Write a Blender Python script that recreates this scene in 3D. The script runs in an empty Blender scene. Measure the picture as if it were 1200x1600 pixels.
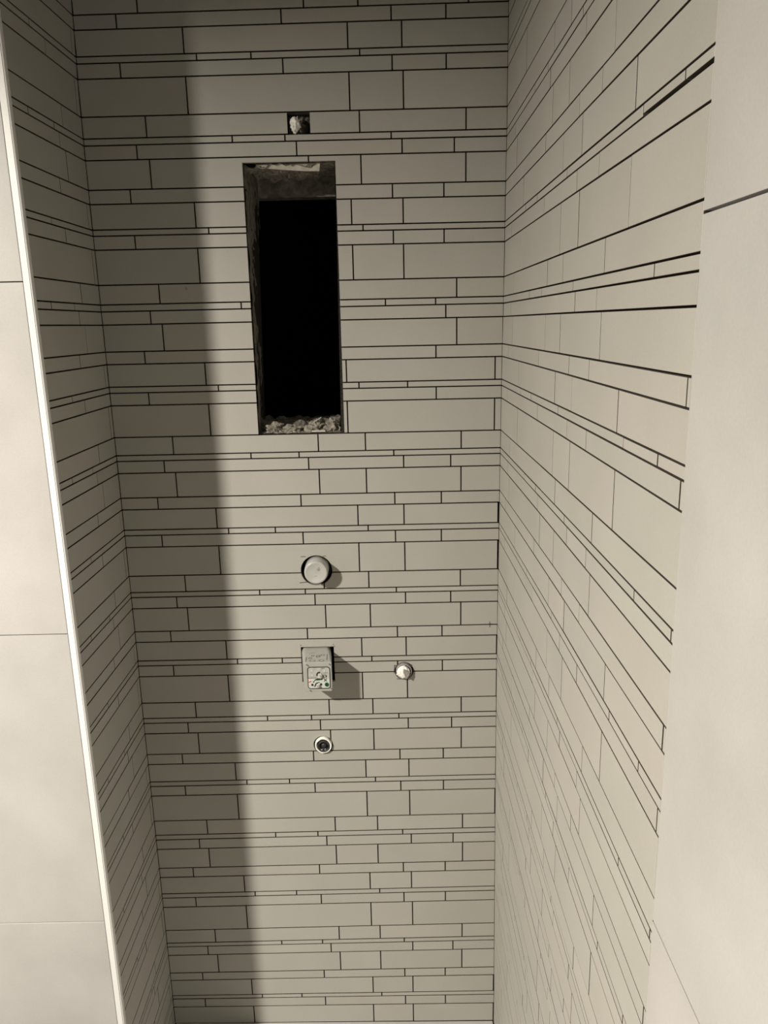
import bpy, bmesh, math, random
from mathutils import Vector, Matrix, noise

random.seed(7)
sc = bpy.context.scene
COL = sc.collection

# ------------------------------------------------------------------ camera
cd = bpy.data.cameras.new('camera')
cam = bpy.data.objects.new('camera', cd)
COL.objects.link(cam)


def rotm(pitch, roll, yaw):
    base = Matrix(((1, 0, 0), (0, 0, -1), (0, 1, 0)))
    return Matrix.Rotation(yaw, 3, 'Z') @ Matrix.Rotation(pitch, 3, 'X') @ base @ Matrix.Rotation(roll, 3, 'Z')


CAM_POS = Vector((0.56201, -1.58977, -0.03047))
CAM_ROT = rotm(-0.24012, -0.02260, 0.00505)
FPX = 1208.47                                   # focal length for the 1200 x 1600 frame
cam.matrix_world = Matrix.Translation(CAM_POS) @ CAM_ROT.to_4x4()
cd.sensor_fit = 'VERTICAL'
cd.sensor_height = 32.0
cd.lens = FPX / 1600 * 32.0
cd.clip_start = 0.02
sc.camera = cam

# ------------------------------------------------------------------ world, lamp, exposure
wd = bpy.data.worlds.new('world')
sc.world = wd
wd.use_nodes = True
wd.node_tree.nodes['Background'].inputs[0].default_value = (0.0, 0.0, 0.0, 1)
ld = bpy.data.lights.new('ceiling_downlight', 'AREA')   # the bathroom's one ceiling light, left of and behind the shower
ld.shape = 'DISK'
ld.size = 0.13
ld.energy = 72.0
ld.color = (1.0, 0.93, 0.82)
lamp = bpy.data.objects.new('ceiling_downlight', ld)
COL.objects.link(lamp)
lamp.location = (-0.97, -1.62, 0.556)
sc.view_settings.view_transform = 'Standard'
sc.view_settings.look = 'None'
sc.view_settings.gamma = 1.0
sc.view_settings.use_curve_mapping = False
sc.view_settings.exposure = 1.0

Z = [0.5305, 0.5056, 0.4612, 0.4493, 0.423, 0.3575, 0.3194, 0.3071, 0.281, 0.2281, 0.2022, 0.1555, 0.1441, 0.1184, 0.0526, 0.0153, 0.0021, -0.0236,
    -0.0766, -0.1015, -0.1468, -0.1592, -0.1846, -0.2502, -0.2875, -0.2996, -0.3251, -0.378, -0.4035, -0.4479, -0.4603, -0.4864, -0.551, -0.5882,
    -0.5997, -0.6253, -0.679, -0.7041, -0.7485, -0.7606, -0.7865, -0.8513, -0.889, -0.9011, -0.927, -0.9794, -1.0051, -1.05, -1.0619, -1.0867,
    -1.1526, -1.1906, -1.2033, -1.2288, -1.2808, -1.3064, -1.3521, -1.3642, -1.3905, -1.4567, -1.4942, -1.5054, -1.5307, -1.5839, -1.6065, -1.6535,
    -1.6642, -1.6895, -1.7415]
BJ = {-1: [0.1243, 0.428, 0.5272, 0.7289], 0: [0.0836, 0.3861, 0.5875, 0.6877], 1: [0.2038, 0.5068, 0.6064], 2: [0.2262, 0.327, 0.5282], 3: [0.0828,
    0.3852, 0.5878, 0.6881], 4: [0.2031, 0.5072, 0.608], 5: [0.1215, 0.5245, 0.7252], 6: [0.2827, 0.3826, 0.5837], 7: [0.1001, 0.4037, 0.604, 0.7031],
    8: [0.1224, 0.4254, 0.5251, 0.7251], 9: [0.0801, 0.5843, 0.6831], 10: [0.2017, 0.5043, 0.6042], 11: [0.2258, 0.5258], 12: [0.0808, 0.5844,
    0.6832], 13: [0.2015, 0.5044, 0.6039], 14: [0.119, 0.7077], 15: [0.2797, 0.5663, 0.6659], 16: [0.0975, 0.6861], 17: [0.1192, 0.7078], 18: [0.0785,
    0.666], 19: [0.1983, 0.4843, 0.7855], 20: [0.2225, 0.509, 0.608], 21: [0.079, 0.6661], 22: [0.1999, 0.4838, 0.7853], 23: [0.1198, 0.4211, 0.5188,
    0.7171], 24: [0.2802, 0.3802, 0.5771], 25: [0.0978, 0.3993, 0.5973, 0.6954], 26: [0.12, 0.4204, 0.5188, 0.7168], 27: [0.0773, 0.3796, 0.5775,
    0.6756], 28: [0.1986, 0.4987, 0.5963, 0.7954], 29: [0.2224, 0.322, 0.5196], 30: [0.0787, 0.3803, 0.5774, 0.6752], 31: [0.1987, 0.4987, 0.5968,
    0.7958], 32: [0.1202, 0.4209, 0.5179, 0.7158], 33: [0.2801, 0.3793, 0.577], 34: [0.0984, 0.3997, 0.5967, 0.6949], 35: [0.1199, 0.4215, 0.5192,
    0.7169], 36: [0.0781, 0.3795, 0.5776, 0.6757], 37: [0.1984, 0.4982, 0.5964, 0.7961], 38: [0.2211, 0.3208, 0.5197], 39: [0.0774, 0.5767, 0.6762],
    40: [0.1971, 0.4975, 0.5977, 0.7969], 41: [0.1189, 0.4205, 0.5192, 0.7182], 42: [0.2798, 0.3795, 0.5773], 43: [0.0982, 0.399, 0.5983, 0.6966], 44:
    [0.1194, 0.4211, 0.5194, 0.7184], 45: [0.0786, 0.38, 0.5781, 0.6774], 46: [0.1983, 0.4991, 0.5982, 0.798], 47: [0.2228, 0.3214, 0.5204], 48:
    [0.0786, 0.3799, 0.5787, 0.6775], 49: [0.1981, 0.4994, 0.5988, 0.7971], 50: [0.1217, 0.4229, 0.5225, 0.7218], 51: [0.2816, 0.3812, 0.5811], 52:
    [0.1001, 0.4016, 0.6011, 0.6997], 53: [0.1208, 0.4228, 0.5216, 0.722], 54: [0.0791, 0.3811, 0.5811, 0.6809], 55: [0.1989, 0.5008, 0.6], 56:
    [0.2232, 0.323, 0.5231], 57: [0.0788, 0.3818, 0.5813, 0.6811], 58: [0.199, 0.501, 0.6014], 59: [0.1182, 0.4214, 0.5215, 0.7214], 60: [0.2798,
    0.3798, 0.58], 61: [0.0971, 0.4, 0.6006, 0.699], 62: [0.1196, 0.4217, 0.5211, 0.721], 63: [0.0782, 0.3801, 0.58, 0.6799], 64: [0.1985, 0.5003,
    0.5996, 0.7996], 65: [0.2229, 0.3218, 0.5215], 66: [0.0788, 0.3801, 0.5804, 0.6802], 67: [0.199, 0.4998, 0.5996, 0.8002]}
W = 0.7995            # clear width of the shower
CEIL = 0.590
FLOOR = -1.7415
END_R = 0.983         # the mosaic on the right wall stops this far from the back wall


def lerp_tab(tab):
    def f(z):
        if z >= tab[0][0]:
            return tab[0][1]
        for (a, va), (b, vb) in zip(tab, tab[1:]):
            if z >= b:
                return vb + (va - vb) * (z - b) / (a - b)
        return tab[-1][1]
    return f


# small real-life errors of the tiling: courses a few mm out of level, corners a few mm out of plumb
tilt = lerp_tab([(.55, .006), (.45, .004), (.36, .0015), (.3, 0), (.15, -.0015), (0, -.0005), (-.15, -.0012), (-.25, -.0015),
                 (-.3, 0), (-.5, -.0005), (-.7, .0003), (-.85, 0), (-.95, .0018), (-1.1, .0026), (-1.2, .0045), (-1.45, .0046),
                 (-1.55, .002), (-1.65, -.002), (-1.74, -.008)])
dz_left = lerp_tab([(.45, -.003), (.3, -.0014), (.2, 0), (0, .0012), (-.2, .001), (-.4, .0004), (-.6, -.0003), (-.8, -.0008)])
xl = lerp_tab([(.6, .007), (.5, .0045), (.42, .0018), (.3, .0005), (.2, 0), (-.7, 0), (-.9, -.0018), (-1.2, -.0015), (-1.74, -.002)])
xr = lerp_tab([(.55, .0028), (.3, .003), (.2, .002), (.05, .0015), (-.08, 0), (-.4, -.0015), (-.75, -.0025), (-1, -.002),
               (-1.2, -.001), (-1.4, 0), (-1.7, .002)])


def map_back(u, z, d):
    return Vector((u, -d, z + tilt(z) * (u / W - .5)))


def map_left(u, z, d):                     # u = y, from -0.3 to 0
    t = min(1, max(0, -u / .3))
    return Vector((xl(z) * (1 - t) + d, u, z - .5 * tilt(z) * (1 - t) + dz_left(z) * t))


def map_right(u, z, d):                    # u = distance from the back wall
    return Vector((W + xr(z) * max(0, 1 - u / .6) - d, -u, z + .5 * tilt(z) * max(0, 1 - u / .5)))


# ------------------------------------------------------------------ materials
def nt(name):
    m = bpy.data.materials.new(name)
    m.use_nodes = True
    t = m.node_tree
    return m, t, t.nodes['Principled BSDF']


def plain(name, col, rough=.6, metal=0.0, noise_amt=0.0, noise_scale=40, bump=0.0, spec=.5):
    m, t, b = nt(name)
    b.inputs['Base Color'].default_value = (*col, 1)
    b.inputs['Roughness'].default_value = rough
    b.inputs['Metallic'].default_value = metal
    b.inputs['Specular IOR Level'].default_value = spec
    if noise_amt or bump:
        tc = t.nodes.new('ShaderNodeTexCoord')
        n = t.nodes.new('ShaderNodeTexNoise')
        n.inputs['Scale'].default_value = noise_scale
        n.inputs['Detail'].default_value = 6
        t.links.new(tc.outputs['Object'], n.inputs['Vector'])
        if noise_amt:
            r = t.nodes.new('ShaderNodeValToRGB')
            r.color_ramp.elements[0].position = .3
            r.color_ramp.elements[1].position = .7
            r.color_ramp.elements[0].color = (*[c * (1 - noise_amt) for c in col], 1)
            r.color_ramp.elements[1].color = (*[min(1, c * (1 + noise_amt)) for c in col], 1)
            t.links.new(n.outputs['Fac'], r.inputs['Fac'])
            t.links.new(r.outputs['Color'], b.inputs['Base Color'])
        if bump:
            bp = t.nodes.new('ShaderNodeBump')
            bp.inputs['Strength'].default_value = bump
            bp.inputs['Distance'].default_value = .003
            t.links.new(n.outputs['Fac'], bp.inputs['Height'])
            t.links.new(bp.outputs['Normal'], b.inputs['Normal'])
    return m


def tile_material(name, col, var=.022, cloud=.05, cloud_scale=5.0, rough=.42):
    """matt beige stoneware: each tile a shade of its own, soft clouds and a fine grain"""
    m, t, b = nt(name)
    N = t.nodes.new
    L = t.links.new
    oi = N('ShaderNodeObjectInfo')
    tc = N('ShaderNodeTexCoord')
    off = N('ShaderNodeVectorMath')
    off.operation = 'MULTIPLY_ADD'
    comb = N('ShaderNodeCombineXYZ')
    for i in range(3):
        L(oi.outputs['Random'], comb.inputs[i])
    L(comb.outputs[0], off.inputs[0])
    off.inputs[1].default_value = (37.0, 11.0, 23.0)
    L(tc.outputs['Object'], off.inputs[2])
    shade = N('ShaderNodeValToRGB')                 # warm pinkish to greenish grey, tile by tile
    shade.color_ramp.elements[0].color = (col[0] * (1 + var * .55), col[1] * (1 - var * .25), col[2] * (1 - var * .1), 1)
    shade.color_ramp.elements[1].color = (col[0] * (1 - var * .9), col[1] * (1 - var * .2), col[2] * (1 - var * .4), 1)
    L(oi.outputs['Random'], shade.inputs['Fac'])
    n1 = N('ShaderNodeTexNoise')
    n1.inputs['Scale'].default_value = cloud_scale
    n1.inputs['Detail'].default_value = 5
    L(off.outputs[0], n1.inputs['Vector'])
    mr = N('ShaderNodeMapRange')
    mr.inputs['From Min'].default_value = .3
    mr.inputs['From Max'].default_value = .7
    mr.inputs['To Min'].default_value = 1 - cloud
    mr.inputs['To Max'].default_value = 1 + cloud
    L(n1.outputs['Fac'], mr.inputs['Value'])
    n2 = N('ShaderNodeTexNoise')
    n2.inputs['Scale'].default_value = 420
    n2.inputs['Detail'].default_value = 3
    L(tc.outputs['Object'], n2.inputs['Vector'])
    mr2 = N('ShaderNodeMapRange')
    mr2.inputs['From Min'].default_value = .3
    mr2.inputs['From Max'].default_value = .7
    mr2.inputs['To Min'].default_value = .965
    mr2.inputs['To Max'].default_value = 1.035
    L(n2.outputs['Fac'], mr2.inputs['Value'])
    mm = N('ShaderNodeMath')
    mm.operation = 'MULTIPLY'
    L(mr.outputs[0], mm.inputs[0])
    L(mr2.outputs[0], mm.inputs[1])
    sc_ = N('ShaderNodeVectorMath')
    sc_.operation = 'SCALE'
    L(shade.outputs[0], sc_.inputs[0])
    L(mm.outputs[0], sc_.inputs['Scale'])
    L(sc_.outputs[0], b.inputs['Base Color'])
    b.inputs['Roughness'].default_value = rough
    b.inputs['Specular IOR Level'].default_value = .35
    bp = N('ShaderNodeBump')
    bp.inputs['Strength'].default_value = .12
    bp.inputs['Distance'].default_value = .0006
    L(n2.outputs['Fac'], bp.inputs['Height'])
    L(bp.outputs[0], b.inputs['Normal'])
    return m


M_TILE = tile_material('mosaic_stoneware', (.40, .39, .355))
M_BIG = tile_material('large_stoneware', (.432, .422, .408), var=.02, cloud=.07, cloud_scale=7.0)
M_ADH = plain('tile_adhesive', (.020, .017, .013), .95, noise_amt=.75, noise_scale=260)
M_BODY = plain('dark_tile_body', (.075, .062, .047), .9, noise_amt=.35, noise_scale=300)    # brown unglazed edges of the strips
M_PLASTER = plain('white_wall_plaster', (.66, .63, .57), .95)
M_RAW = plain('raw_wall', (.12, .115, .105), .95)
M_CEIL = plain('raw_ceiling', (.16, .155, .15), .95)
M_SCREED = plain('dark_stoneware', (.07, .066, .06), .8)
M_MORTAR = plain('rough_mortar', (.20, .185, .155), .95, noise_amt=.45, noise_scale=70, bump=.8)
M_RUBBLE = plain('crumbled_mortar', (.24, .22, .185), .95, noise_amt=.55, noise_scale=110, bump=.9)
M_PALE = plain('pale_plaster', (.46, .43, .37), .9, noise_amt=.2, noise_scale=90)
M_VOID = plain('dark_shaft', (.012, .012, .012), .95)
M_TRIM = plain('white_trim_profile', (.74, .735, .72), .3, spec=.5)
M_TRIMGREY = plain('trim_groove', (.20, .19, .17), .6)
M_CAP = plain('milky_plastic', (.45, .45, .43), .28, noise_amt=.07, noise_scale=45)
M_GREY = plain('grey_plastic', (.37, .375, .345), .45, noise_amt=.05, noise_scale=60)
M_FACE = plain('pale_grey_label', (.42, .43, .395), .4, noise_amt=.16, noise_scale=160)
M_FACE2 = plain('white_label', (.56, .58, .545), .4)
M_INK = plain('black_ink', (.012, .012, .012), .6)
M_GINK = plain('grey_ink', (.13, .13, .12), .7)
M_GREEN = plain('dark_green_plastic', (.010, .060, .022), .4)
M_RED = plain('dull_red_ink', (.33, .05, .035), .6)
M_PINK = plain('pink_ink', (.74, .53, .47), .6)
M_ROSE = plain('greyish_rose_plastic', (.42, .33, .30), .5)
M_WHITE = plain('white_plug', (.90, .88, .83), .7, noise_amt=.08, noise_scale=200, bump=.3)
M_DARK = plain('dark_rubber', (.025, .025, .026), .45, noise_amt=.5, noise_scale=240, bump=.5)
M_SHADEG = plain('grey_metal_and_shadow', (.28, .27, .26), .45, noise_amt=.3, noise_scale=200)  # collar and specks, and the shadow wedge on the filler
M_PENCIL = plain('pencil_line', (.07, .065, .06), .9)
M_STAIN = plain('grey_smudge', (.36, .335, .285), .9)


# ------------------------------------------------------------------ mesh helpers
def link(name, verts, faces, mat, parent=None, smooth=False):
    me = bpy.data.meshes.new(name)
    me.from_pydata([tuple(v) for v in verts], [], faces)
    me.materials.append(mat)
    if smooth:
        for p in me.polygons:
            p.use_smooth = True
    o = bpy.data.objects.new(name, me)
    COL.objects.link(o)
    if parent:
        o.parent = parent
    return o


def fix(o):
    bm = bmesh.new()
    bm.from_mesh(o.data)
    bmesh.ops.recalc_face_normals(bm, faces=bm.faces)
    bm.to_mesh(o.data)
    bm.free()
    return o


def tag(o, label=None, cat=None, group=None, kind=None):
    for k, v in (('label', label), ('category', cat), ('group', group), ('kind', kind)):
        if v:
            o[k] = v
    return o


def empty(name, loc=(0, 0, 0)):
    o = bpy.data.objects.new(name, None)
    o.empty_display_size = .05
    COL.objects.link(o)
    o.location = loc
    return o


def box_vf(x0, x1, y0, y1, z0, z1):
    v = [(x, y, z) for x in (x0, x1) for y in (y0, y1) for z in (z0, z1)]
    f = [(0, 1, 3, 2), (4, 6, 7, 5), (0, 4, 5, 1), (2, 3, 7, 6), (0, 2, 6, 4), (1, 5, 7, 3)]
    return v, f


def box(name, x0, x1, y0, y1, z0, z1, mat, parent=None):
    v, f = box_vf(x0, x1, y0, y1, z0, z1)
    return link(name, v, f, mat, parent)


class Bag:
    """collects several shapes into one mesh"""
    def __init__(s):
        s.v, s.f = [], []

    def add(s, v, f):
        n = len(s.v)
        s.v += list(v)
        s.f += [tuple(i + n for i in q) for q in f]

    def build(s, name, mat, parent=None, smooth=False):
        return link(name, s.v, s.f, mat, parent, smooth)


def lathe_vf(prof, cx, cz, n=40, jitter=0.0):
    """profile (radius, y) turned about the axis through (cx, cz) that runs out of the back wall; both ends capped"""
    v, f = [], []
    for r, y in prof:
        for i in range(n):
            a = 2 * math.pi * i / n
            rr = r * (1 + jitter * noise.noise(Vector((math.cos(a) * 2, math.sin(a) * 2, y * 90))))
            v.append((cx + rr * math.cos(a), y, cz + rr * math.sin(a)))
    for k in range(len(prof) - 1):
        for i in range(n):
            j = (i + 1) % n
            f.append((k * n + i, k * n + j, (k + 1) * n + j, (k + 1) * n + i))
    f.append(tuple(range(n))[::-1])
    f.append(tuple((len(prof) - 1) * n + i for i in range(n)))
    return v, f


def lathe(name, prof, cx, cz, mat, parent=None, n=40, smooth=True, jitter=0.0):
    v, f = lathe_vf(prof, cx, cz, n, jitter)
    o = fix(link(name, v, f, mat, parent))
    if smooth:
        for p in o.data.polygons:
            p.use_smooth = len(p.vertices) == 4
    return o


def ring_pts(cx, cz, hw, hh, r, n=6):
    """rounded rectangle in the plane of the back wall"""
    pts = []
    for sx, sz, a0 in ((1, 1, 0), (-1, 1, 90), (-1, -1, 180), (1, -1, 270)):
        for i in range(n + 1):
            a = math.radians(a0 + 90 * i / n)
            pts.append((cx + sx * (hw - r) + r * math.cos(a), cz + sz * (hh - r) + r * math.sin(a)))
    return pts


def loft(name, rings, mat, parent=None, smooth=False):
    n = len(rings[0])
    v = [p for r in rings for p in r]
    f = []
    for k in range(len(rings) - 1):
        for i in range(n):
            j = (i + 1) % n
            f.append((k * n + i, k * n + j, (k + 1) * n + j, (k + 1) * n + i))
    f.append(tuple(range(n))[::-1])
    f.append(tuple((len(rings) - 1) * n + i for i in range(n)))
    return fix(link(name, v, f, mat, parent, smooth))


def strip_vf(pts, w, to3, t=.0004, closed=False):
    """a flat printed or drawn line: a thin ribbon along 2-D points, lifted t off its surface"""
    v, f = [], []
    n = len(pts)
    for i, p in enumerate(pts):
        a = pts[(i - 1) % n] if (closed or i) else p
        b = pts[(i + 1) % n] if (closed or i < n - 1) else p
        dx, dy = b[0] - a[0], b[1] - a[1]
        l = math.hypot(dx, dy) or 1
        nx, ny = -dy / l * w / 2, dx / l * w / 2
        v += [to3(p[0] + nx, p[1] + ny, t), to3(p[0] - nx, p[1] - ny, t), to3(p[0] - nx, p[1] - ny, 0), to3(p[0] + nx, p[1] + ny, 0)]
    for i in range(n if closed else n - 1):
        j = (i + 1) % n
        for q in range(4):
            r = (q + 1) % 4
            f.append((i * 4 + q, j * 4 + q, j * 4 + r, i * 4 + r))
    if not closed:
        f += [(0, 1, 2, 3), ((n - 1) * 4 + 3, (n - 1) * 4 + 2, (n - 1) * 4 + 1, (n - 1) * 4)]
    return v, f


def ell(cx, cz, rx, rz, n=18):
    return [(cx + rx * math.cos(2 * math.pi * i / n), cz + rz * math.sin(2 * math.pi * i / n)) for i in range(n)]


def plate_vf(pts, to3, t):
    n = len(pts)
    v = [to3(a, b, 0) for a, b in pts] + [to3(a, b, t) for a, b in pts]
    f = [tuple(range(n)), tuple(range(2 * n - 1, n - 1, -1))]
    f += [(i, (i + 1) % n, n + (i + 1) % n, n + i) for i in range(n)]
    return v, f


def plate(name, pts, to3, t, mat, parent=None):
    v, f = plate_vf(pts, to3, t)
    return fix(link(name, v, f, mat, parent))


def cut(o, cutters):
    for c in cutters:
        m = o.modifiers.new('cut', 'BOOLEAN')
        m.operation = 'DIFFERENCE'
        m.solver = 'EXACT'
        m.object = c
    bpy.context.view_layer.update()
    dg = bpy.context.evaluated_depsgraph_get()
    me = bpy.data.meshes.new_from_object(o.evaluated_get(dg))
    o.modifiers.clear()
    old = o.data
    me.name = old.name
    o.data = me
    bpy.data.meshes.remove(old)


# ------------------------------------------------------------------ the mosaic pattern (nine courses a sheet, 30 x 60 cm)
HEIGHTS = (.0252, .0452, .0119, .0257, .0654, .0376, .0122, .0257, .0530)
UNIT = {0: (.078, .378, .578), 1: (.198, .498, .598), 2: (.222, .322, .522), 3: (.078, .378, .578), 4: (.198, .498, .598),
        5: (.12, .42, .52), 6: (.28, .38, .58), 7: (.098, .398, .598), 8: (.12, .42, .52)}
rows = []                                    # (index, top z, bottom z)
zt = Z[0]
k = -1
up = []
while zt < CEIL - .004:
    h = HEIGHTS[k % 9]
    up.append((k, min(zt + h, CEIL - .002), zt))
    zt += h
    k -= 1
rows = up[::-1] + [(i, Z[i], Z[i + 1]) for i in range(68)]
GZ = .00125            # half a horizontal joint
GU = .00130            # half an upright joint
THICK = .0082


def units(kind, lo, hi, off):
    out = []
    for u in UNIT[kind]:
        n = math.floor((lo - u - off) / .6)
        while u + off + n * .6 < hi:
            v = u + off + n * .6
            if lo + .002 < v < hi - .002:
                out.append(v)
            n += 1
    return sorted(out)


def tile_vf(mapf, u0, u1, z0, z1, proud=0.0, thick=THICK):
    """one tile: slab with a fine chamfer round its face (z0 bottom, z1 top)"""
    c = .00022
    v = []
    for uu0, uu1, zz0, zz1, d in ((u0, u1, z0, z1, -thick), (u0, u1, z0, z1, proud - c), (u0 + c, u1 - c, z0 + c, z1 - c, proud)):
        v += [mapf(uu0, zz0, d), mapf(uu1, zz0, d), mapf(uu1, zz1, d), mapf(uu0, zz1, d)]
    f = [(3, 2, 1, 0), (8, 9, 10, 11)]
    for k in (0, 4):
        for i in range(4):
            j = (i + 1) % 4
            f.append((k + i, k + j, k + 4 + j, k + 4 + i))
    return v, f


CI = CAM_ROT.transposed()


def pixel_area(v):
    xs, ys = [], []
    for p in v[-4:]:
        q = CI @ (Vector(p) - CAM_POS)
        if q.z > -.05:
            return 0
        xs.append(600 + FPX * q.x / -q.z)
        ys.append(800 - FPX * q.y / -q.z)
    x0, x1, y0, y1 = max(0, min(xs)), min(1200, max(xs)), max(0, min(ys)), min(1600, max(ys))
    if x1 <= x0 or y1 <= y0:
        return 0
    a = sum(xs[i] * ys[(i + 1) % 4] - xs[(i + 1) % 4] * ys[i] for i in range(4))
    return abs(a) / 2


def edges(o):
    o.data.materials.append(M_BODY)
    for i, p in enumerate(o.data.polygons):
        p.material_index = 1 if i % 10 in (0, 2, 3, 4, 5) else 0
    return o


def lay(parent, specs, mat, limit=292):
    """specs: (verts, faces, cutters). The tiles that show largest are parts of their own, the rest one part of stuff"""
    specs = sorted(specs, key=lambda s: (not s[2], -pixel_area(s[0])))
    rest = Bag()
    for i, (v, f, cs) in enumerate(specs):
        if cs or (i < limit and pixel_area(v) > 0):
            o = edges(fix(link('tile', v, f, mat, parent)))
            if cs:
                cut(o, cs)
        else:
            rest.add(v, f)
    if rest.v:
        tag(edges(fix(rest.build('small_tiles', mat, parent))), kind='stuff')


# ------------------------------------------------------------------ openings in the back wall
WIN = (.2985, .4762, -.2508, .2712)                       # x0, x1, z0, z1 of the rough recess
SOCK = (.3882, .4312, .3170, .3548)                       # square cut-out round the top outlet
BOXH = (.3630, .4362, -.8072, -.7232)
CAPC, CAPR = (.4058, -.5462), .0340
P3C, P3R = (.5908, -.7850), .0212
P4C, P4R = (.4034, -.9640), .0224


def temp_box(x0, x1, z0, z1, y0=-.05, y1=.05):
    v, f = box_vf(x0, x1, y0, y1, z0, z1)
    o = fix(link('cutter', v, f, M_ADH))
    return o


def temp_cyl(c, r, y0=-.05, y1=.05, n=48):
    v, f = lathe_vf([(r, y0), (r, y1)], c[0], c[1], n)
    return fix(link('cutter', v, f, M_ADH))


C_WIN = temp_box(WIN[0], WIN[1], WIN[2] + .0005, WIN[3], -.05, .4)
C_SOCK = temp_box(*SOCK)
C_BOX = temp_box(*BOXH, -.05, .06)
C_CAP = temp_cyl(CAPC, CAPR)
C_P3 = temp_cyl(P3C, P3R)
C_P4 = temp_cyl(P4C, P4R)
HOLES = [(C_BOX, BOXH)] + [(c, (p[0] - r, p[0] + r, p[1] - r, p[1] + r)) for c, p, r in
                           ((C_CAP, CAPC, CAPR), (C_P3, P3C, P3R), (C_P4, P4C, P4R))]

# ------------------------------------------------------------------ back wall
v, f = box_vf(-.15, W + .15, .0084, .16, FLOOR - .1, CEIL)
wall_back = tag(fix(link('wall_back', v, f, M_ADH)), 'back wall of the shower, narrow beige tile strips with dark open joints', kind='structure')
C_JAMB = fix(link('cutter', *(lambda a: ([(.2985, -.05, WIN[3]), (.4755, -.05, WIN[3]), (.4690, -.05, WIN[2]), (.2978, -.05, WIN[2]),
                                         (.3030, .3, WIN[3]), (.4755, .3, WIN[3]), (.4690, .3, WIN[2]), (.2830, .3, WIN[2])],
                                        [(0, 1, 2, 3), (7, 6, 5, 4), (0, 4, 5, 1), (1, 5, 6, 2), (2, 6, 7, 3), (3, 7, 4, 0)]))(0), M_ADH))
cut(wall_back, [C_JAMB, C_SOCK, C_BOX, C_CAP, C_P3, C_P4])
specs = []
for k, z1, z0 in rows:
    js = BJ.get(k) or units(k % 9, 0, W, .004)
    top, bot = z1 - GZ, z0 + GZ
    if k == 67:
        bot = z0 + .0012
    zm = (z0 + z1) / 2
    cuts = [xl(zm) + .0011 - GU] + list(js) + [W + xr(zm) - .0006 + GU]
    for a, b in zip(cuts, cuts[1:]):
        a, b = a + GU, b - GU
        if b - a < .0015:
            continue
        pieces = [(a, b)]
        if 9 <= k <= 22:
            pieces = [(a, min(b, WIN[0])), (max(a, WIN[1]), b)]
        elif k == 5:
            pieces = [(a, min(b, SOCK[0])), (max(a, SOCK[1]), b)] if a < SOCK[0] < b else pieces
        for p, q in pieces:
            if q - p < .0015:
                continue
            cs = [c for c, (hx0, hx1, hz0, hz1) in HOLES if p < hx1 and q > hx0 and bot < hz1 and top > hz0]
            if k == 8 and p < WIN[1] and q > WIN[0]:
                cs.append(C_WIN)
            specs.append((*tile_vf(map_back, p, q, bot, top, random.uniform(-.00018, .00018)), cs))
lay(wall_back, specs, M_TILE)

# ------------------------------------------------------------------ left return wall of the shower
YF = -.300                                           # face of the entrance wall and tip of the white corner profile
v, f = box_vf(-.14, -.0084, YF + .0095, .0083, FLOOR - .1, CEIL)
wall_left = tag(link('wall_left', v, f, M_ADH), 'short left side wall of the shower, beige tile strips in shade', kind='structure')
specs = []
for k, z1, z0 in rows:
    js = units(k % 9, -.2895, -.0010, -.514 - .6 if k > 30 else -.514)
    cuts = [-.2892 - GU] + js + [-.0008 + GU]
    for a, b in zip(cuts, cuts[1:]):
        if b - a > .0035:
            specs.append((*tile_vf(map_left, a + GU * .8, b - GU * .8, z0 + GZ, z1 - GZ, random.uniform(-.00018, .00018)), []))
lay(wall_left, specs, M_TILE)

# ------------------------------------------------------------------ right wall: mosaic, then large plain tiles
v, f = box_vf(W + .0084, W + .15, -3.0, .0083, FLOOR - .1, CEIL)
wall_right = tag(link('wall_right', v, f, M_ADH), 'right wall, tile strips inside the shower and large plain tiles beyond', kind='structure')
specs = []
for k, z1, z0 in rows:
    js = units(k % 9, .0006, END_R, .006 if z0 > .1 else .002 if z0 > -.02 else -.002)
    cuts = [.0008 - .0013] + js + [END_R - .0003 + .0013]
    for a, b in zip(cuts, cuts[1:]):
        if b - a > .0035:
            bot = z0 + .0011
            if k == 11 and b > .9:
                bot += .0020                     # this strip was cut short, the joint below it gapes
            specs.append((*tile_vf(map_right, a + .0013, b - .0013, bot, z1 - .0011, random.uniform(-.00018, .00018)), []))
lay(wall_right, specs, M_TILE)
BIGZ = (CEIL - .002, .0432, -.5743, -1.1800, FLOOR + .002)
for z1, z0 in zip(BIGZ, BIGZ[1:]):
    for s0, s1 in ((END_R, 1.583), (1.583, 2.183), (2.183, 2.783), (2.783, 2.995)):
        v, f = tile_vf(map_right, s0 + .0002 if s0 == END_R else s0 + .0008, s1 - .0008, z0 + .0012, z1 - .0012, .0001)
        fix(link('large_tile', v, f, M_BIG, wall_right))

# ------------------------------------------------------------------ entrance wall beside the shower, facing the camera
v, f = box_vf(-2.3, -.0140, YF + .0092, YF + .15, FLOOR - .1, CEIL)
wall_entrance = tag(link('wall_entrance', v, f, M_ADH), 'wall of large plain beige tiles left of the shower opening', kind='structure')


def map_entr(u, z, d):
    return Vector((u, YF + .0006 - d, z))


ENZ = (CEIL - .002, .0459, -.5585, -1.1660, FLOOR + .002)
for z1, z0 in zip(ENZ, ENZ[1:]):
    for a, b in ((-.6145, -.0145), (-1.2145, -.6145), (-1.8145, -1.2145), (-2.297, -1.8145)):
        v, f = tile_vf(map_entr, a + .0008, b - (.0001 if b > -.1 else .0008), z0 + .0009, z1 - .0009)
        fix(link('large_tile', v, f, M_BIG, wall_entrance))

# white corner profile: front face, fine groove, rounded nose and side leg
trim = tag(empty('trim_1', (0, YF, FLOOR)), 'white edge profile up the outer corner of the shower', kind='structure')


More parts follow.
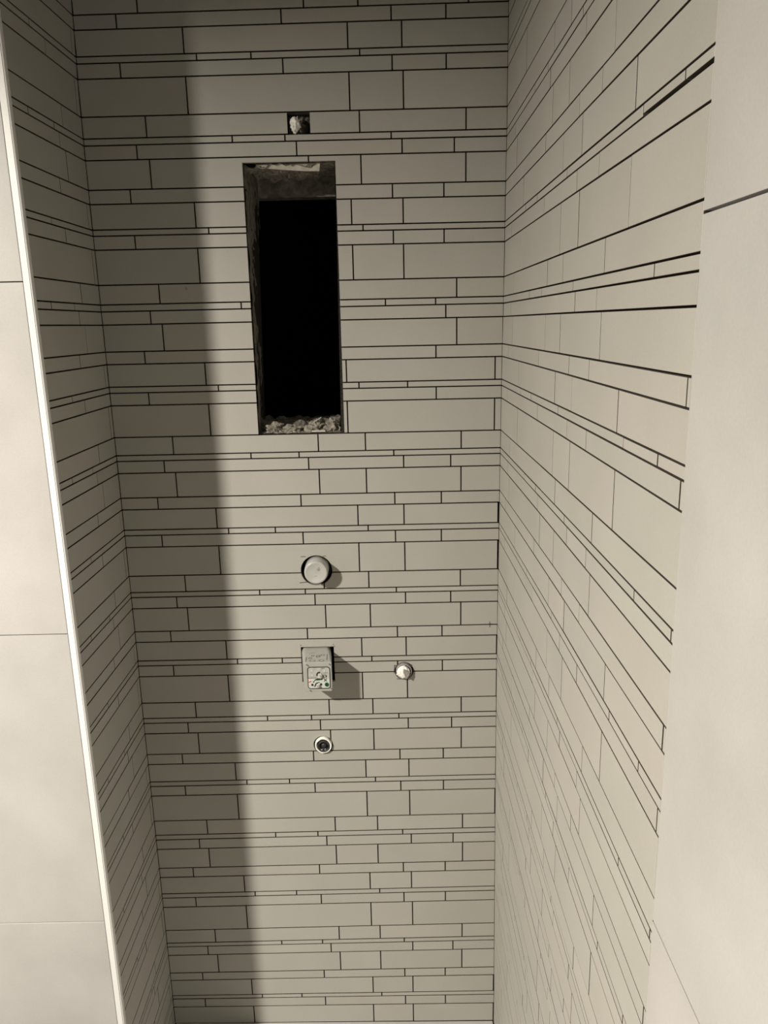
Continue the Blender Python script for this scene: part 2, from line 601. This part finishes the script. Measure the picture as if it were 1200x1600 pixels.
def extrude_z(name, pts, z0, z1, mat, parent):
    n = len(pts)
    v = [(x, y, z0) for x, y in pts] + [(x, y, z1) for x, y in pts]
    f = [tuple(range(n)), tuple(range(2 * n - 1, n - 1, -1))]
    f += [(i, (i + 1) % n, n + (i + 1) % n, n + i) for i in range(n)]
    o = fix(link(name, v, f, mat))
    o.parent = parent
    o.matrix_parent_inverse = Matrix.Translation(-Vector(parent.location))
    return o


o = extrude_z('front_face', [(-.0132, YF + .010), (-.0132, YF), (-.0030, YF), (-.0030, YF + .010)], FLOOR, CEIL, M_TRIM, trim)
nose = [(-.0022, YF + .0095), (-.0022, YF + .0004)] + [(-.0022 + .0024 * math.sin(a), YF + .0028 - .0024 * math.cos(a)) for a in
                                                       [math.pi / 2 * i / 5 for i in range(1, 6)]] + [(.0002, YF + .0095)]
extrude_z('side_face', nose, FLOOR, CEIL, M_TRIM, trim)
extrude_z('groove', [(-.0031, YF + .0095), (-.0031, YF + .0018), (-.0021, YF + .0018), (-.0021, YF + .0095)], FLOOR, CEIL, M_TRIMGREY, trim)

# ------------------------------------------------------------------ the rest of the bathroom
RX, RY = -2.3, -3.0
wall_side = tag(box('wall_side', RX - .12, RX, RY, YF, FLOOR - .1, CEIL, M_PLASTER), 'far left wall of the bathroom, plain white', kind='structure')
wall_rear = tag(box('wall_rear', RX - .12, W + .15, RY - .12, RY, FLOOR - .1, CEIL, M_RAW), 'bare grey wall behind the camera', kind='structure')
ceiling = tag(box('ceiling', RX - .12, W + .15, RY - .12, .16, CEIL, CEIL + .1, M_CEIL), 'plain dark grey ceiling', kind='structure')
fl = lambda x: FLOOR - .010 * (min(max(x, 0), W) / W - .5)
v = []
for x in (RX - .12, 0, W, W + .15):
    for y in (RY - .12, .16):
        for dz in (-.006, -.1):
            v.append((x, y, fl(x) + dz))
f = [(0, 2, 6, 4), (4, 6, 10, 8), (8, 10, 14, 12), (1, 5, 7, 3), (5, 9, 11, 7), (9, 13, 15, 11),
     (0, 1, 3, 2), (12, 14, 15, 13), (0, 4, 5, 1), (4, 8, 9, 5), (8, 12, 13, 9), (2, 3, 7, 6), (6, 7, 11, 10), (10, 11, 15, 14)]
floor = tag(fix(link('floor', v, f, M_ADH)), 'beige tiled floor at the foot of the back wall', kind='structure')


def map_floor(u, t, d):
    return Vector((u, t, fl(u) + d))


for i in range(-4, 1):
    for j in range(5):
        a, b = (0.0, W) if i == 0 else (i * .6, i * .6 + .6)
        c, d = -.6 * (j + 1), -.6 * j
        a, c = max(a, RX), max(c, RY)
        if i < 0 and j == 0:
            d = YF
        v, f = tile_vf(map_floor, a + .001, b - .001, c + .001, d - (.0002 if j == 0 else .001), -.0002, .0058)
        fix(link('large_tile', v, f, M_BIG if i == 0 and j == 0 else M_SCREED, floor))

# ------------------------------------------------------------------ the unfinished recess
def rough_grid(name, nu, nv, fn, mat, parent, smooth=True):
    v = [fn(i / nu, j / nv) for i in range(nu + 1) for j in range(nv + 1)]
    f = [(i * (nv + 1) + j, (i + 1) * (nv + 1) + j, (i + 1) * (nv + 1) + j + 1, i * (nv + 1) + j + 1) for i in range(nu) for j in range(nv)]
    return link(name, v, f, mat, parent, smooth)


def nz(x, y, z, s, o=0.0):
    return noise.fractal(Vector((x * s + o, y * s, z * s)), 1.0, 2.0, 5)


# mortar-smeared left jamb
def jamb(a, b):
    y = .009 + .165 * a
    z = WIN[2] + .52 * b
    x = .2990 + (.3018 - .2990) * a * b + (.2835 - .2990) * a * (1 - b)
    rough = .0016 * nz(x, y, z, 60) + (.0026 * max(0, nz(x, y, z, 22, 5)) if a < .75 else 0)
    return (x + rough + .0006, y, z)


rough_grid('mortar_jamb', 22, 60, jamb, M_MORTAR, wall_back)


def jamb_r(a, b):
    y = .009 + .15 * a
    z = WIN[2] + .52 * b
    x = .4688 + (.4753 - .4688) * b
    return (x - .0006 - .0012 * abs(nz(x, y, z, 50, 9)), y, z)


rough_grid('mortar_jamb', 10, 40, jamb_r, M_MORTAR, wall_back)


def soffit(a, b):
    x = .2995 + .176 * a
    y = .0088 + .165 * b
    r = max(0, .004 + .010 * nz(x, y, 0, 55, 3)) * (1 if b < .8 else .4) * (1.2 if a < .8 else .3)
    return (x, y, WIN[3] - .0008 - r)


rough_grid('mortar_soffit', 50, 30, soffit, M_RUBBLE, wall_back, False)
# concrete lintel behind the soffit
link('lintel', *box_vf(.290, .4765, .166, .205, .2320, .30), M_MORTAR, wall_back)
# pale broken strip of board under the tile edge
v = []
pts = [(.322, .2695), (.330, .2625), (.352, .2610), (.372, .2590), (.398, .2570), (.418, .2555), (.444, .2550), (.446, .2700)]
v, f = plate_vf(pts, lambda a, b, t: Vector((a, .020 - t, b + .0008)), .006)
fix(link('broken_board', v, f, M_PALE, wall_back))


def ledge(a, b):
    x = .284 + .191 * a
    y = .0092 + .19 * b
    h = .0015 + .010 * min(1, b * 2.2) + .010 * max(-.4, nz(x, y, 0, 38, 1)) * min(1, .15 + b * 2)
    return (x, y, WIN[2] + max(.0012, h))


rough_grid('mortar_ledge', 70, 46, ledge, M_MORTAR, wall_back, False)
# shaft behind the opening; its unlit depth is put into near-black walls
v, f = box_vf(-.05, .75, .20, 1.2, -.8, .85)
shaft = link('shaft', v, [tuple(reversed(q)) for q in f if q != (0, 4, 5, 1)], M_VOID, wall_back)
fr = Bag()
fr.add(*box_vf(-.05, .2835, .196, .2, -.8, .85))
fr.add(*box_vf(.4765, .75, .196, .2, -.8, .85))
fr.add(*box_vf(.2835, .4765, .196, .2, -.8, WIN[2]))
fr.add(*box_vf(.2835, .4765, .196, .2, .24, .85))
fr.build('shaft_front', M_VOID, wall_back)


def lump(name, cx, cy, cz, rx, ry, rz, seed, mat=M_RUBBLE, sub=4, parent=None, amp=.48, s=1.3, floor_z=None):
    bm = bmesh.new()
    bmesh.ops.create_icosphere(bm, subdivisions=sub, radius=1)
    for q in bm.verts:
        p = q.co.normalized()
        n = 1 + amp * noise.fractal(p * 1.7 * s + Vector((seed, 0, 0)), 1, 2.1, 5) + .10 * noise.cell(p * 5 + Vector((seed, 3, 1)))
        q.co = Vector((cx + p.x * rx * n, cy + p.y * ry * n, cz + p.z * rz * n))
        if floor_z is not None and q.co.z < floor_z:
            q.co.z = floor_z
    me = bpy.data.meshes.new(name)
    bm.to_mesh(me)
    bm.free()
    me.materials.append(mat)
    o = bpy.data.objects.new(name, me)
    COL.objects.link(o)
    if parent:
        o.parent = parent
    return o


GZL = WIN[2] + .0012
a = lump('mortar_lump', .327, .030, -.2450, .022, .018, .014, 2.0, floor_z=GZL)
tag(a, 'grey crumbled mortar lump in the left corner of the recess ledge', 'mortar lump', 'crumbled mortar on the recess ledge')
b = lump('mortar_lump', .365, .026, -.2460, .021, .015, .011, 6.0, floor_z=GZL)
tag(b, 'low flat mortar lump near the middle of the recess ledge', 'mortar lump', 'crumbled mortar on the recess ledge')
c = lump('mortar_lump', .414, .028, -.2440, .019, .017, .0165, 11.0, floor_z=GZL)
tag(c, 'pale mortar lump with a white flake right of the recess middle', 'mortar lump', 'crumbled mortar on the recess ledge')
box('flake', .408, .436, .0090, .0112, GZL + .0016, GZL + .0052, M_PALE, c)
v, f = strip_vf([(.412, -.228), (.428, -.2185)], .0014, lambda p, q, t: Vector((p, .018 - t, q)), .0014)
fix(link('splinter', v, f, M_PALE, c))
d = lump('mortar_lump', .4505, .030, -.2430, .0170, .018, .018, 17.0, floor_z=GZL)
tag(d, 'rough grey mortar lump against the right jamb of the recess', 'mortar lump', 'crumbled mortar on the recess ledge')

# ------------------------------------------------------------------ top outlet in its square cut-out
top = tag(empty('pipe_outlet', (.408, .03, .336)), 'plugged pipe outlet in the square cut-out above the recess', 'pipe outlet')


def under(o, parent):
    o.parent = parent
    o.matrix_parent_inverse = Matrix.Translation(-Vector(parent.location))
    return o


under(lathe('socket', [(.0105, .050), (.0150, .050), (.0150, .022), (.0140, .020), (.0105, .020), (.0100, .034)], .4125, .3345, M_DARK), top)
o = under(lump('plug', .4036, -.002, .3350, .0092, .014, .0128, 31.0, M_WHITE, 4, None, .30), top)
tag(o, 'crumpled white plug')
for p in o.data.polygons:
    p.use_smooth = True
under(lump('tip', .4020, -.001, .3215, .0030, .004, .0022, 37.0, M_WHITE, 3, None, .25), top)
g = rough_grid('mortar', 24, 20, lambda a, b: (.3884 + .0426 * a, .026 + .012 * nz(a, b, 0, 2.6, 4) + .004 * nz(a, b, 0, 9, 2), .3172 + .0374 * b), M_MORTAR, None)
under(g, top)

# ------------------------------------------------------------------ round milky cap
PC = .034
CC = (.4074, -.5408)
cap = tag(empty('valve_cap', (CC[0], 0, CC[1])), 'round milky plastic cap over a concealed valve, below the recess', 'valve cap')
prof = [(.0258, .045), (.0256, -.014), (.0252, -PC + .006), (.0247, -PC + .0022), (.0237, -PC + .0006), (.0224, -PC), (.0206, -PC), (.0202, -PC + .00025),
        (.0001, -PC + .0004)]
v, f = lathe_vf(prof, CC[0], CC[1], 56)
n = len(prof)
o = fix(link('cap_body', v, f, M_CAP))
for p in o.data.polygons:
    p.use_smooth = len(p.vertices) == 4
under(o, cap)
face = lambda a, b, t: Vector((a, -PC + .0004 - t, b))
bg = Bag()
bg.add(*strip_vf(ell(CC[0] + .006, CC[1] + .0075, .0028, .0022), .0009, face, .0003, True))
bg.add(*strip_vf([(CC[0] + .0068, CC[1] + .0125), (CC[0] + .0066, CC[1] + .0100)], .0008, face, .0003))
bg.add(*strip_vf([(CC[0] + .0050, CC[1] + .0066), (CC[0] + .0082, CC[1] + .0058)], .0010, face, .0003))
under(bg.build('moulded_mark', M_GINK), cap)
arc = [(CC[0] - .0005 + .0030 * math.cos(t), CC[1] - .0088 + .0022 * math.sin(t)) for t in [math.pi * i / 8 for i in range(9)]]
v, f = strip_vf(arc, .0006, face, .0003)
under(fix(link('moulded_arc', v, f, M_GINK)), cap)
v, f = lathe_vf([(.0290, .046), (.0290, .012), (.0270, .012), (.0270, .046)], CC[0] + .0005, CC[1] - .003, 40)
under(fix(link('sleeve', v, f, M_DARK)), cap)

# ------------------------------------------------------------------ grey installation box
PB = .064
FX0, FX1, FZ0, FZ1 = .3757, .4355, -.7990, -.7312
bx = tag(empty('installation_box', (.405, 0, -.763)), 'grey rectangular plastic installation box sticking out of the wall', 'installation box')
FC = ((FX0 + FX1) / 2, (FZ0 + FZ1) / 2)
HW, HH = (FX1 - FX0) / 2, (FZ1 - FZ0) / 2


def sect(y, x0, x1, z0, z1, r):
    return [Vector((a, y, b)) for a, b in ring_pts((x0 + x1) / 2, (z0 + z1) / 2, (x1 - x0) / 2, (z1 - z0) / 2, r, 6)]


body = loft('body', [sect(.055, .3636, .4270, -.8050, -.7255, .012), sect(.010, .3638, .4285, -.8035, -.7260, .011),
                     sect(-.020, .3680, .4318, -.8018, -.7276, .008), sect(-PB + .0016, FX0, FX1, FZ0, FZ1, .0035),
                     sect(-PB, FX0 + .0012, FX1 - .0012, FZ0 + .0012, FZ1 - .0012, .003)], M_GREY, None)
under(body, bx)
fb = lambda a, b, t: Vector((a, -PB - t, b))
U = lambda u: FX0 + u * (FX1 - FX0)
V = lambda w: FZ1 - w * (FZ1 - FZ0)
PCX, PCZ, PW, PH = (U(.125) + U(.915)) / 2, (V(.155) + V(.885)) / 2, (U(.915) - U(.125)) / 2, (V(.155) - V(.885)) / 2
label = under(plate('label_plate', ring_pts(PCX, PCZ, PW, PH, .0058), fb, .0006, M_FACE), bx)
v, f = strip_vf(ring_pts(PCX, PCZ, PW, PH, .0058), .0013, fb, .0012, True)
under(link('label_border', v, f, M_INK), bx)
fb2 = lambda a, b, t: Vector((a, -PB - .0006 - t, b))
lower = [(a, min(b, V(.555))) for a, b in ring_pts(PCX, PCZ, PW - .0009, PH - .0009, .005)]
under(plate('label_lower_half', lower, fb2, .0003, M_FACE2), bx)
fb3 = lambda a, b, t: Vector((a, -PB - .0009 - t, b))


def fbpts(pts):
    return [(U((x - 145) / 840), V((y - 540) / 860)) for x, y in pts]


def ib(name, pts, mat, t=.0005, mp=fb3):
    o = plate(name, fbpts(pts), mp, t, mat)
    o.parent = label                    # printed or moulded on the label plate
    return o


def arcpx(cx, cy, r, a0, a1, n=10):
    return [(cx + r * math.cos(math.radians(a0 + (a1 - a0) * i / n)), cy + r * math.sin(math.radians(a0 + (a1 - a0) * i / n))) for i in range(n + 1)]


def inkline(name, pts, wpx, mat=M_INK, mp=fb3, closed=False):
    v, f = strip_vf(fbpts(pts), wpx / 840 * (FX1 - FX0), mp, .0004, closed)
    o = fix(link(name, v, f, mat))
    if mp is fb3:
        o.parent = label
        return o
    return under(o, bx)


# upper peg with its dark arc, lower peg, spirit-level slot, dots
ib('peg', [(560, 860), (650, 850), (690, 890), (690, 960), (640, 985), (565, 970)], M_FACE2, .0040)
ib('peg_tip', [(612, 880), (672, 890), (672, 945), (612, 945)], M_ROSE, .0060)
inkline('arc_mark', arcpx(605, 905, 78, 165, 285), 42)
ib('peg', [(500, 1180), (560, 1172), (600, 1190), (600, 1250), (540, 1262), (500, 1240)], M_FACE2, .0040)
ib('peg_tip', [(525, 1188), (588, 1188), (588, 1245), (525, 1245)], M_ROSE, .0060)
inkline('arc_mark', arcpx(540, 1205, 70, 160, 280), 34)
ib('level_slot', [(505, 1010), (540, 1000), (690, 1010), (690, 1045), (560, 1060), (470, 1060), (440, 1075), (450, 1045)], M_GREEN, .0004)
inkline('scratch_mark', [(440, 1070), (405, 1130)], 22)
inkline('scratch_mark', [(425, 1215), (455, 1250)], 22)
inkline('scratch_mark', [(560, 1110), (600, 1135)], 20)
ib('dot', arcpx(375, 1190, 34, 0, 340, 14), M_INK)
ib('dot', arcpx(640, 1180, 34, 0, 340, 14), M_INK)
o = ib('button', arcpx(812, 1185, 58, 0, 345, 20), M_GREEN, .0014)
tag(o, 'round dark green button')
ib('pink_patch', [(268, 1015), (345, 1015), (345, 1060), (268, 1080)], M_PINK, .0002)
ib('pink_patch', [(268, 1125), (330, 1135), (320, 1190), (268, 1210)], M_PINK, .0002)
ib('red_wedge', [(268, 1105), (345, 1075), (352, 1100), (268, 1125)], M_RED, .0003)
inkline('cross_mark', [(735, 1020), (815, 1085)], 22)
inkline('cross_mark', [(815, 1010), (735, 1095)], 18)
ib('half_disc', [(785, 905)] + arcpx(785, 940, 32, -90, 90, 8) + [(785, 975)], M_INK, .0004)
inkline('oval_outline', [(p[0], p[1]) for p in ell(765, 940, 50, 42, 18)], 9, M_GINK, fb3, True)
for x, y in ((375, 770), (385, 905), (760, 790)):
    ib('dot', arcpx(x, y, 28, 0, 340, 12), M_FACE2, .0003)
inkline('print_line', [(660, 715), (760, 705)], 14, M_GINK)
inkline('print_line', [(720, 850), (860, 838)], 10, M_GINK)
inkline('print_line', [(270, 985), (500, 985)], 12, M_GINK)
for x0, y0, x1, y1 in ((222, 590, 300, 650), (905, 585, 955, 630), (290, 1345, 350, 1400), (925, 1300, 975, 1345)):
    inkline('screw_slot', [(x0, y0), (x1, y1)], 34, M_GINK, fb)
# pictograms printed on the sloping top
zt_ = lambda s: -.7276 + (-.7312 + .7276) * s + .0002
tp = lambda a, b, t: Vector((a, -.020 - (PB - .0216) * b, zt_(b) + t))
bg = Bag()
for cx, cy, rx, ry in ((.3925, .35, .0030, .07), (.4045, .42, .0042, .11), (.4140, .30, .0036, .07), (.3880, .60, .0030, .08),
                       (.3935, .86, .0060, .08), (.4130, .86, .0052, .09)):
    bg.add(*strip_vf(ell(cx, cy, rx, ry, 14), .0012, tp, .0003, True))
bg.add(*strip_vf([(.3795, .50), (.3795, .95)], .0010, tp, .0003))
bg.add(*strip_vf([(.4235, .22), (.4245, .80)], .0012, tp, .0003))
bg.add(*strip_vf([(.3840, .10), (.3960, .04)], .0012, tp, .0003))
bg.add(*strip_vf([(.4010, .52), (.4090, .34)], .0010, tp, .0003))
o = under(fix(bg.build('printed_pictograms', M_GINK)), bx)
tag(o, 'grey pictograms printed on the top')

# ------------------------------------------------------------------ two lower outlets
po = tag(empty('pipe_outlet', (P3C[0], 0, P3C[1])), 'round pipe outlet closed with white filler, right of the grey box', 'pipe outlet')
cx, cz = P3C[0] - .0004, P3C[1] + .0012
under(lathe('collar', [(.0165, .045), (.0180, .045), (.0180, -.006), (.0174, -.008), (.0160, -.008), (.0156, .004)], cx, cz, M_SHADEG, None, 40), po)
o = under(lump('filler', cx - .0018, -.006, cz - .0006, .0142, .008, .0146, 71.0, M_WHITE, 4, None, .12), po)
for p in o.data.polygons:
    p.use_smooth = True
v, f = plate_vf([(cx - .001, cz + .0085), (cx + .0085, cz + .0050), (cx + .0100, cz - .0040), (cx + .0060, cz - .0140), (cx + .0035, cz - .0120),
                 (cx - .0015, cz + .0015)], lambda a, b, t: Vector((a, -.010 - t, b)), .0055)
under(fix(link('grey_shadow_wedge', v, f, M_SHADEG)), po)  # wedge-shaped shadow on the filler, built as a grey plate

p4 = tag(empty('pipe_outlet', (P4C[0], 0, P4C[1])), 'white ringed pipe outlet with a dark centre, lowest on the wall', 'pipe outlet')
cx, cz = P4C[0] + .0006, P4C[1] + .0006
under(lathe('white_ring', [(.0175, .045), (.0190, .045), (.0190, -.0035), (.0185, -.0060), (.0170, -.0064), (.0150, -.0050), (.0146, .004), (.0142, .03)],
            cx, cz, M_WHITE, None, 44, jitter=.05), p4)
under(lathe('inner_socket', [(.0146, .035), (.0146, -.0050), (.0136, -.0060), (.0112, -.0058), (.0104, .002), (.0064, .002), (.0058, -.0030),
                             (.0020, -.0032)], cx + .0008, cz - .0026, M_DARK, None, 40), p4)
under(lump('mortar_speck', cx + .004, -.005, cz - .0090, .0022, .002, .0016, 81.0, M_SHADEG, 2, None, .3), p4)
under(lump('mortar_speck', cx - .004, -.005, cz - .0100, .0026, .002, .0018, 85.0, M_SHADEG, 2, None, .3), p4)

# ------------------------------------------------------------------ pencil lines and smudges on the tiles
bw = lambda a, b, t: Vector((a, -.0002 - t, b))
LINES = [((.3733, -.5148), (.3835, -.5145)), ((.4205, -.5144), (.4276, -.5145)), ((.3680, -.5735), (.3838, -.5722)),
         ((.7760, -.6778), (.7845, -.6776)), ((.7800, -.6720), (.7803, -.6850)),
         ((.5685, -.7715), (.6090, -.7715)), ((.5700, -.7715), (.5680, -.7900)), ((.5740, -.8040), (.5890, -.8050)), ((.6065, -.7700), (.6075, -.7860))]
for (a, b), (c2, d2) in LINES:
    mid = ((a + c2) / 2 + .0003, (b + d2) / 2 + .0003)
    v, f = strip_vf([(a, b), mid, (c2, d2)], .0013, bw, .0004)
    fix(link('pencil_mark', v, f, M_PENCIL, wall_back))
for x, z, r in ((.3635, -.7190, .0010), (.4355, -.7185, .0009), (.4375, -.7228, .0009), (.1722, .0450, .0020), (.1735, .0425, .0016)):
    v, f = plate_vf(ell(x, z, r, r * 1.3, 10), bw, .0003)
    fix(link('speck', v, f, M_STAIN if x < .3 else M_PENCIL, wall_back))
for s, z in ((.984, .2730), (.9985, .3160), (.979, .2240)):
    v, f = plate_vf(ell(s, z, .0012, .0014, 10), lambda a, b, t: Vector((W - .0006 - t, -a, b)), .0003)
    fix(link('speck', v, f, M_PENCIL, wall_right))

for o in [o for o in bpy.data.objects if o.name.startswith('cutter')]:
    bpy.data.objects.remove(o)
